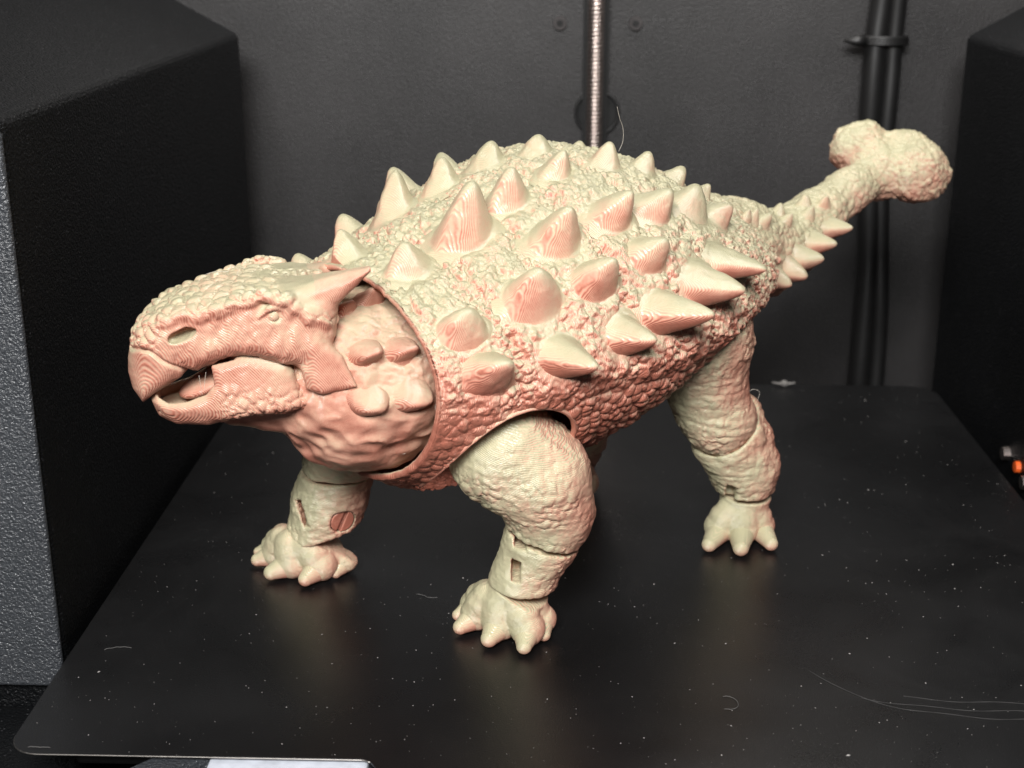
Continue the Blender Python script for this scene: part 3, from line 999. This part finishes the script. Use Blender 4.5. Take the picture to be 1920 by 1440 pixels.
def brow_pts():
    t = np.concatenate([np.linspace(k, k + 1, 6)[:-1] for k in range(len(BROW) - 1)])
    x = np.interp(t, range(len(BROW)), [b[0] for b in BROW]); z = np.interp(t, range(len(BROW)), [b[1] for b in BROW])
    L = np.concatenate([[0], np.cumsum(np.hypot(np.diff(x), np.diff(z)))])
    u = np.arange(0, L[-1], 0.19)
    return np.interp(u, L, x), np.interp(u, L, z)
bx_, bz_ = brow_pts()
def skull_f(P, part=None):
    h = hloc(P)
    hf = np.stack([h[:, 0], np.abs(h[:, 1]), h[:, 2] + .38 * sstep(0, -1.2, h[:, 1])], 1)
    h = np.stack([h[:, 0], np.abs(h[:, 1]), h[:, 2]], 1)
    w = half_width(h[:, 0]) - 0.16 * sstep(1.2, .2, h[:, 2]) - 0.30 * sstep(1.9, 2.4, h[:, 2])
    d = prism_f(h, SKULL, w, .42)
    # brow overhang: a chain of scutes
    g = np.random.default_rng(3)
    for x, z in zip(bx_, bz_):
        y = float(half_width(np.array([x]))[0]) - .10
        r = .13 + .05 * g.random()
        if abs(x + .85) < .35: z = z + .05; y += .05
        d = smin(d, sd_sphere(h, (x + .02 * g.normal(), y, z + .02 * g.normal()), r), .10)
    d = smin(d, horn_f(hf), .22)
    d = smin(d, cheek_f(h), .18)
    # eye: ball under an arched lid
    ye = float(half_width(np.array([-.82]))[0])
    d = smin(d, sd_cone(h, (-.50, ye - .05, 1.80), (-.72, ye + .0, 1.99), .045, .055), .06)
    d = smin(d, sd_cone(h, (-.72, ye + .0, 1.99), (-.92, ye + .01, 2.0), .055, .055), .06)
    d = smin(d, sd_cone(h, (-.92, ye + .01, 2.0), (-1.10, ye - .03, 1.88), .055, .04), .06)
    d = smax(d, -sd_sphere(h, (-.82, ye + .10, 1.80), .16), .06)
    # nostril
    yn = float(half_width(np.array([1.2]))[0])
    A = np.array([[.92, 0, -.38], [0, 1, 0], [.38, 0, .92]])
    d = smin(d, sd_ell(h, (1.18, yn - .18, 1.40), (.46, .22, .27), A), .1)
    d = smax(d, -sd_ell(h, (1.18, yn + .02, 1.36), (.34, .42, .14), A), .05)
    return d
V, F = surface(skull_f, Hp(0, 0, 1.1) - np.array([3.6, 3.0, 2.0]), Hp(0, 0, 1.1) + np.array([4.2, 3.0, 2.2]), 0.034)
N = vnormals(V, F)
h = hloc(V); ha = np.stack([h[:, 0], np.abs(h[:, 1]), h[:, 2]], 1)
hornd, cheekd = horn_f(ha), cheek_f(ha)
onhorn = 1 - sstep(.02, .25, np.minimum(hornd, cheekd))
browz = np.interp(-h[:, 0], [-b[0] for b in BROW], [b[1] for b in BROW])
top = sstep(-.05, .15, h[:, 2] - browz) * (1 - onhorn) * (h[:, 0] < 2.4)
front = sstep(1.5, 1.9, h[:, 0]) * sstep(.95, 1.1, h[:, 2])
top = np.maximum(top, front)
seam = np.exp(-(sd_line2(h[:, 0], h[:, 2], SEAM) / .045) ** 2) * (ha[:, 1] > .3)
beak = sstep(.0, .12, (h[:, 0] - 1.07) * .45 - (h[:, 2] - .41) * -1.0 * 0 - sd_line2(h[:, 0], h[:, 2], SEAM) * 0) * 0
side = (1 - top) * (1 - onhorn)
d = top * 0.12 * (scales(V, .30, 41) - .45) - seam * .07
d += side * (.04 * fbm(V * np.array([1, 1, .5]), .16, 2, 42) + .03 * fbm(V, .5, 2, 43)) * (1 - sstep(1.3, 1.7, h[:, 0]))
d += onhorn * .012 * fbm(V, .2, 2, 44)
V = V + N * d[:, None]
N = vnormals(V, F)
fa = hloc(V[F].mean(1)); fa[:, 1] = np.abs(fa[:, 1])
hm = (horn_f(fa) < .05) & (fa[:, 0] < -1.75)
cm = (cheek_f(fa) < .05) & (fa[:, 0] < -1.45) & ~hm
near = hloc(V[F].mean(1))[:, 1] > 0
side_tone = .10 * sstep(.3, 1.2, h[:, 2])
Fh, kh = subset(V, F, ~(hm | cm))
head = finish('head', V[kh], Fh, dino, AX_HEAD, 0.60, 0.58, 0.0, grit=.25, normals=N[kh], custom=True)
for nm, mk in (('horn', hm), ('cheek_horn', cm)):
    for sidem in (near, ~near):
        if (mk & sidem).sum() < 10: continue
        Fs, ks = subset(V, F, mk & sidem)
        finish(nm, V[ks], Fs, head, AX_HEAD, 0.66, 0.36, 0.0, normals=N[ks], custom=True)
for sg in (1, -1):
    ye = float(half_width(np.array([-.82]))[0])
    c = Hp(-.82, (ye - .085) * sg, 1.80)
    V, F = surface(lambda P: sd_sphere(P, c, .135), c - .22, c + .22, 0.02)
    finish('eye', V, F, head, AX_HEAD, 0.52, 0.2)

# --- lower jaw with tongue
JAW = [(2.03, -.38), (1.90, -.20), (1.62, -.34), (1.19, -.27), (.80, -.10), (.62, .12), (.64, .60), (-.2, .82), (-1.05, .58), (-1.22, .38), (-1.33, -.12), (-1.52, -.34),
       (-1.40, -.52), (-.2, -.70), (.29, -.82), (.79, -.98), (1.5, -.98), (1.88, -.80)]
def jaw_w(x): return spline(x, [-1.8, -.8, .2, 1.0, 1.6, 2.1], [1.50, 1.48, 1.28, 1.08, .86, .45])
def jaw_f(P):
    h = hloc(P)
    w = jaw_w(h[:, 0]) - .25 * sstep(-.4, -1.0, h[:, 2])
    d = prism_f(h, JAW, w, .24)
    # hollow of the mouth
    cut = np.maximum(np.abs(h[:, 1]) - (jaw_w(h[:, 0]) - .16), np.maximum(-(h[:, 2] + .55 + .12 * (h[:, 0] - 1)), np.maximum(.1 - h[:, 0], h[:, 0] - 1.84)))
    return smax(d, -cut, .08)
V, F = surface(jaw_f, Hp(0, 0, 0) - np.array([2.9, 2.4, 1.4]), Hp(0, 0, 0) + np.array([2.4, 2.4, 1.2]), 0.034)
N = vnormals(V, F); h = hloc(V)
rough = sstep(.7, .2, h[:, 0]) * sstep(.25, -.2, h[:, 2])
d = rough * .07 * (scales(V * np.array([1, 1, .8]), .2, 51) - .5) + .02 * fbm(V, .3, 3, 52)
V = V + N * d[:, None]
jaw = finish('lower_jaw', V, F, dino, AX_HEAD, 0.64, 0.34)
def tongue_f(P):
    h = hloc(P)
    return sd_ell(h, (.72, 0, -.16), (.72, .62, .22), np.array([[.93, 0, -.36], [0, 1, 0], [.36, 0, .93]]))
V, F = surface(tongue_f, Hp(.75, 0, 0) - 1.2, Hp(.75, 0, 0) + 1.2, 0.05)
finish('tongue', V, F, jaw, AX_HEAD, 0.85, 0.25)

# --- legs
def hide(V, F, cell, amp, seed, wrinkle=0.0, base=.7):
    N = vnormals(V, F)
    d = amp * .95 * (scales(V + .12 * fbm(V, .5, 2, seed + 5)[:, None], cell, seed) - .5) * (0.15 + 0.85 * sstep(-.25, .5, fbm(V, .9, 2, seed + 1))) + base * .07 * fbm(V, .45, 3, seed + 2) + base * .03 * (1 - np.abs(fbm(V * np.array([.8, .8, 2.0]), .3, 2, seed + 7)) * 2)
    if wrinkle: d += wrinkle * np.abs(fbm(V * np.array([.5, .5, 2.2]), .5, 2, seed + 3))
    return V + N * d[:, None]
def bounds(pts, rads, m=.3):
    p = np.asarray(pts); r = np.asarray(rads)[:, None] + m
    return (p - r).min(0), (p + r).max(0)
LEG = dict(axis=(0.22, -.38, .9), grit=.45, bias=0.42, up=0.14, side=0.50, sdir=(.9, .45, -.25))
def piece(name, f, lo, hi, cell, amp, seed, res=.045, wrinkle=0.0):
    V, F = surface(f, lo, hi, res)
    V = hide(V, F, cell, amp, seed, wrinkle)
    return finish(name, V, F, dino, period=.034, **LEG)
def foot(ankle, cen, toes, seed, r_ank, claw_r=.31, claw_len=.5, spread_r=.48):
    """toes: list of claw centres on the ground (x, y, size)"""
    ankle, cen = np.asarray(ankle, float), np.asarray(cen, float)
    kn = []
    mean_dir = unit((np.mean([t[:2] for t in toes], axis=0) - cen[:2]).tolist() + [0]) * .8
    for x, y, k in toes:
        t = np.array([x, y, .24 * k + .02])
        d = unit(unit((t - cen) * [1, 1, 0]) * .55 + mean_dir)
        kn.append((t, d, k))
    up = unit(ankle - cen)
    def f(P):
        d = sd_cone(P, ankle + up * .3, cen + [0, 0, .12], r_ank, r_ank * .80)
        for t, dr, k in kn:
            a = np.array([*(cen[:2] * .5 + t[:2] * .5), .92])
            b = t - dr * .32 * k + [0, 0, .20]
            d = smin(d, sd_cone(P, a, b, .40 * k, .39 * k), .10)
            d = smin(d, sd_sphere(P, a * .45 + b * .55 + [0, 0, .05], .42 * k), .04)
            d = smin(d, sd_sphere(P, t - dr * .34 * k + [0, 0, .17], .44 * k), .03)
        d = smax(d, (P - ankle) @ up, .05)
        return smax(d, -(P[:, 2] - .0), .06)
    pts = [ankle, cen] + [k[0] for k in kn]
    V, F = surface(f, *bounds(pts, [1.2, 1.2] + [.6] * len(kn), .1), 0.042)
    V = hide(V, F, .2, .015, seed, 0, .3)
    V[:, 2] = np.maximum(V[:, 2], 0.0)
    ft = finish('foot', V, F, dino, **LEG)
    for t, dr, k in kn:
        a, b = t - dr * .10 * k + [0, 0, .06], t + dr * claw_len * .46 * k - [0, 0, .03 * k]
        g = lambda P: smax(sd_cone(P, a, b, claw_r * k, claw_r * .62 * k), -(P[:, 2] - .0), .04)
        V, F = surface(g, *bounds([a, b], [claw_r * k] * 2, .12), 0.03)
        finish('claw', V, F, ft, LEG['axis'], .40, .45, .15, (1, 0, 0))
    return ft
def plane(P, c, n): return (P - np.asarray(c)) @ n

# near front leg
S0, S1, S2, S3, S4, S5 = (np.array(p) for p in ((-.15, 31.05, 4.95), (.62, 31.0, 4.35), (1.0, 31.2, 3.35), (.72, 31.3, 2.57), (.22, 31.3, 1.35), (-.10, 31.45, .5)))
dl = unit(S4 - S2 + np.array([.15, 0, .2]))
k1 = S2 + dl * .62
def nf_upper(P):
    d = sd_chain(P, [S0, S1, S2, S2 + dl * .5], [1.36, 1.18, .90, .87], .5)
    return smax(d, plane(P, k1, dl), .05)
k2 = S4 - dl * .02
an = unit(dl + np.array([.25, 0, 0]))
def nf_lower(P):
    d = sd_chain(P, [S2 + dl * .4, S3, S4], [.86, .86, .80], .3)
    d = smax(d, -plane(P, k1 + dl * .16, dl), .04)
    d = smax(d, plane(P, k2, an), .05)
    d = smax(d, -sd_box(P, S3 + np.array([-.62, -.62, -.55]), (.11, .6, .28), np.eye(3)), .03)
    return smax(d, -sd_box(P, k1 + np.array([-.60, -.62, -.05]), (.16, .6, .10), np.eye(3)), .03)
piece('upper_leg', nf_upper, *bounds([S0, S2], [1.5, 1.3]), .26, .07, 61)
lower_nf = piece('lower_leg', nf_lower, *bounds([S2, S4], [1.2, 1.2]), .26, .05, 65)
foot(S4 + an * .12, S5, [(-1.22, 31.9, .8), (-1.12, 31.25, 1.0), (-.45, 30.68, 1.1), (.33, 30.34, 1.0), (.78, 30.95, .85)], 69, .84)

# near hind leg
H0, H1, H2, H3, H4, H5 = (np.array(p) for p in ((5.0, 35.7, 6.6), (5.45, 36.1, 4.5), (6.2, 36.5, 3.55), (6.62, 36.8, 2.3), (6.74, 36.95, 1.42), (6.68, 37.0, .62)))
def nh_upper(P):
    d = sd_chain(P, [H0 + [-.3, .3, .9], H0, H1], [1.5, 1.32, 1.05], .5)
    c = np.array([5.75, 36.2, 3.95])
    d = smin(d, sd_sphere(P, c, 1.0), .3)
    # the knee socket's edge: a disc shaped bite
    return smax(d, .92 - np.linalg.norm((P - np.array([6.75, 36.6, 2.75])) * [1, 1, 1], axis=1) - .0, .05)
def nh_lower(P):
    d = sd_chain(P, [H2 + [-.12, 0, -.28], H3, H3 + (H4 - H3) * .7], [1.02, .92, .80], .3)
    d = smin(d, sd_cone(P, (6.55, 36.9, 4.0), (6.65, 36.9, 3.2), .42, .75), .2)
    c = np.array([5.62, 36.1, 4.15])
    d = smax(d, 1.20 - np.linalg.norm(P - c, axis=1), .05)
    d = smax(d, -plane(P, H4 + [0, 0, .12], ZX), .05)
    return smax(d, -sd_box(P, H4 + np.array([-.55, -.72, .35]), (.15, .3, .30), np.eye(3)), .03)
V0 = piece('upper_leg', nh_upper, *bounds([H0 + [0, 0, 1], H1, H2], [1.7, 1.4, 1.2]), .24, .07, 71, wrinkle=.05)
piece('lower_leg', nh_lower, *bounds([H2 + [0, 0, .6], H4], [1.3, 1.2]), .24, .05, 75, wrinkle=.06)
foot(H4 - [0, 0, .04], H5, [(5.86, 36.40, 1.05), (6.56, 36.22, 1.12), (7.26, 36.5, 1.0)], 79, .80, .33, 1.1, .44)

# far front leg
G0, G1, G2, G3, G4 = (np.array(p) for p in ((-4.3, 34.3, 4.3), (-4.62, 34.6, 3.2), (-4.95, 34.7, 2.15), (-5.25, 34.75, 1.25), (-5.75, 34.75, .5)))
gl = unit(G3 - G1)
def ff_upper(P):
    return smax(sd_chain(P, [G0, G1], [1.2, 1.0], .3), plane(P, G1 + gl * .05, unit(gl + np.array([.35, 0, 0]))), .05)
def ff_lower(P):
    d = sd_chain(P, [G1, G2, G3], [.98, .94, .88], .3)
    d = smax(d, -plane(P, G1 + gl * .19, unit(gl + np.array([.35, 0, 0]))), .05)
    d = smax(d, plane(P, G3 + gl * .0, unit(gl + np.array([.6, 0, 0]))), .05)
    d = smax(d, -sd_cone(P, PEG - PEGN * .4, PEG + PEGN * .5, .36, .36), .02)
    return smax(d, -sd_box(P, G2 + np.array([-.62, -.55, -.1]), (.11, .3, .38), np.stack([unit((1, 0, .35)), np.array([0, 1., 0]), unit((-.35, 0, 1))])), .03)
PEGN = unit((.45, -.87, -.18))
PEG = G2 + PEGN * .80 + np.array([.02, 0, -.12])
piece('upper_leg', ff_upper, *bounds([G0, G1], [1.4, 1.3]), .24, .04, 81)
ffl = piece('lower_leg', ff_lower, *bounds([G1, G3], [1.3, 1.2]), .24, .05, 85)
foot(G3 + gl * .13, G4, [(-7.0, 35.6, .7), (-6.85, 35.0, .95), (-6.32, 34.25, 1.1), (-5.42, 33.95, 1.05), (-4.72, 34.4, .8)], 89, .84)
def peg_f(P):
    q = P - PEG
    t = q @ PEGN
    r = np.linalg.norm(q - t[:, None] * PEGN, axis=1)
    d = smax(r - .33, np.abs(t + .15) - .27, .04)
    g = unit(np.cross(PEGN, unit((.45, 0, 1))))
    return smax(d, -np.maximum(np.abs(q @ g) - .055, -(t - .0)), .02)
V, F = surface(peg_f, PEG - .7, PEG + .7, 0.022)
finish('peg', V, F, ffl, PEGN, .78, .1)

# far hind leg, mostly behind the body
E0, E1, E2, E3 = W(8.6, -3.0, 6.4), W(9.4, -3.1, 4.2), W(9.3, -3.1, 1.3), W(9.0, -3.1, .6)
eu = unit(E2 - E1)
piece('upper_leg', lambda P: smax(sd_chain(P, [E0, E1], [1.5, 1.1], .4), plane(P, E1 + eu * .3, eu), .05), *bounds([E0, E1], [1.7, 1.4]), .24, .05, 91, .06)
piece('lower_leg', lambda P: smax(smax(sd_chain(P, [E1, E2], [1.0, .82], .4), -plane(P, E1 + eu * .38, eu), .05), plane(P, E2, eu), .05), *bounds([E1, E2], [1.3, 1.1]), .24, .05, 93, .06)
fo = E3
foot(E2 - eu * .02, E3, [tuple(fo[:2] + (-.95, -.1)) + (1.0,), tuple(fo[:2] + (-.5, -.75)) + (1.1,), tuple(fo[:2] + (.3, -.9)) + (1.0,)], 95, .80, .29, 1.0)

# ---------------------------------------------------------------- stray threads on the plate
SCRAPS = [(-11.35, 25.75, 0.55, 0.1, -0.9, 'thin pale thread lying at the front left corner of the plate'),
          (-11.0, 30.0, 0.75, 0.7, -0.7, 'thin thread lying at the plate edge below left panel'),
          (4.0, 28.3, 1.1, 0.2, -4.2, 'looped hair of filament on the plate right of the front foot'),
          (-3.6, 33.2, 0.7, -0.2, -0.6, 'short thread on the plate behind the far front foot')]
for i, (u, v, L, a_, b_, lab) in enumerate(SCRAPS):
    chamber('thread_scrap', curl(u, v, L, a_, b_, 50 + i, 0.007), M_SCRAP, label=lab, category='thread', group='thread scraps on the plate', smooth=True)
m = MB()
for i in range(3):
    pts = [(u, 25.9 + 0.35 * i + 0.9 * math.exp(-(u - 7.2) / 1.2) * (0.6 if i else 1) + 0.04 * math.sin(3 * u + i), 0.006) for u in np.linspace(6.2 + 1.0 * i, 13.5, 40)]
    m.tube(np.array(pts) + [0, 1.6, 0], [0.004 + 0.004 * abs(math.sin(7 * k + i)) for k in range(40)], 4)
chamber('scuff_lines', m, M_SCRATCH, parent=plate)
# blob of waste filament at the back edge
blob = link('filament_blob', None, label='tiny pale blob of filament lying at the back edge of the plate', category='filament blob')
blob.rotation_euler[2] = TURN
V, F = surface(lambda P: smin(sd_sphere(P, (8.9, 51.0, 0.12), 0.13), smin(sd_cone(P, (8.45, 51.0, 0.15), (8.9, 51.0, 0.08), .03, .06), sd_cone(P, (9.3, 51.0, 0.15), (8.9, 51.0, 0.08), .03, .06), .05), .08), (8, 50.6, -.1), (9.8, 51.4, .5), 0.03)
link('lump', quad_mesh('lump', V, F), blob, M_DUST)

# hairs of stringing on the print
THREADS = [
    [(-7.155, 30.739, 9.255), (-7.054, 30.761, 9.375), (-6.815, 30.812, 9.462), (-6.511, 30.876, 9.459), (-6.448, 30.89, 9.53), (-6.341, 30.913, 9.562), (-6.264, 30.929, 9.471), (-6.305, 30.92, 9.385)],
    [(-7.066, 29.736, 7.331), (-7.048, 29.74, 7.101), (-7.029, 29.744, 6.869)],
    [(-6.912, 29.769, 7.396), (-6.95, 29.761, 7.183), (-6.976, 29.755, 6.968)],
    [(2.632, 35.137, 12.642), (2.711, 35.203, 12.342), (2.803, 35.281, 12.091), (2.812, 35.288, 11.768), (2.704, 35.197, 11.512)],
    [(6.494, 36.3, 4.646), (6.665, 36.3, 4.77), (6.846, 36.3, 4.693), (6.802, 36.3, 4.427)],
    [(-1.605, 29.204, 7.679), (-1.726, 29.348, 7.283), (-1.591, 29.187, 7.036), (-1.724, 29.345, 6.728), (-1.651, 29.258, 6.531)],
    [(-3.309, 31.234, 4.553), (-3.142, 31.036, 4.771), (-2.852, 30.69, 4.962), (-2.498, 30.268, 5.237)],
    [(1.568, 30.4, 3.475), (1.623, 30.4, 3.266), (1.587, 30.4, 3.098)],
    [(5.784, 37.913, 9.49), (5.947, 38.05, 9.582), (5.873, 37.987, 9.714), (6.038, 38.125, 9.777)],
]

for pts in THREADS:
    p = np.array(pts)
    u = np.linspace(0, len(p) - 1, 6 * len(p))
    p = np.stack([spline(u, np.arange(len(p)), p[:, k]) for k in range(3)], -1)
    link('stray_thread', MB().tube(p - DINO0, 0.004, 5).mesh('stray_thread', True), dino, M_THREAD)
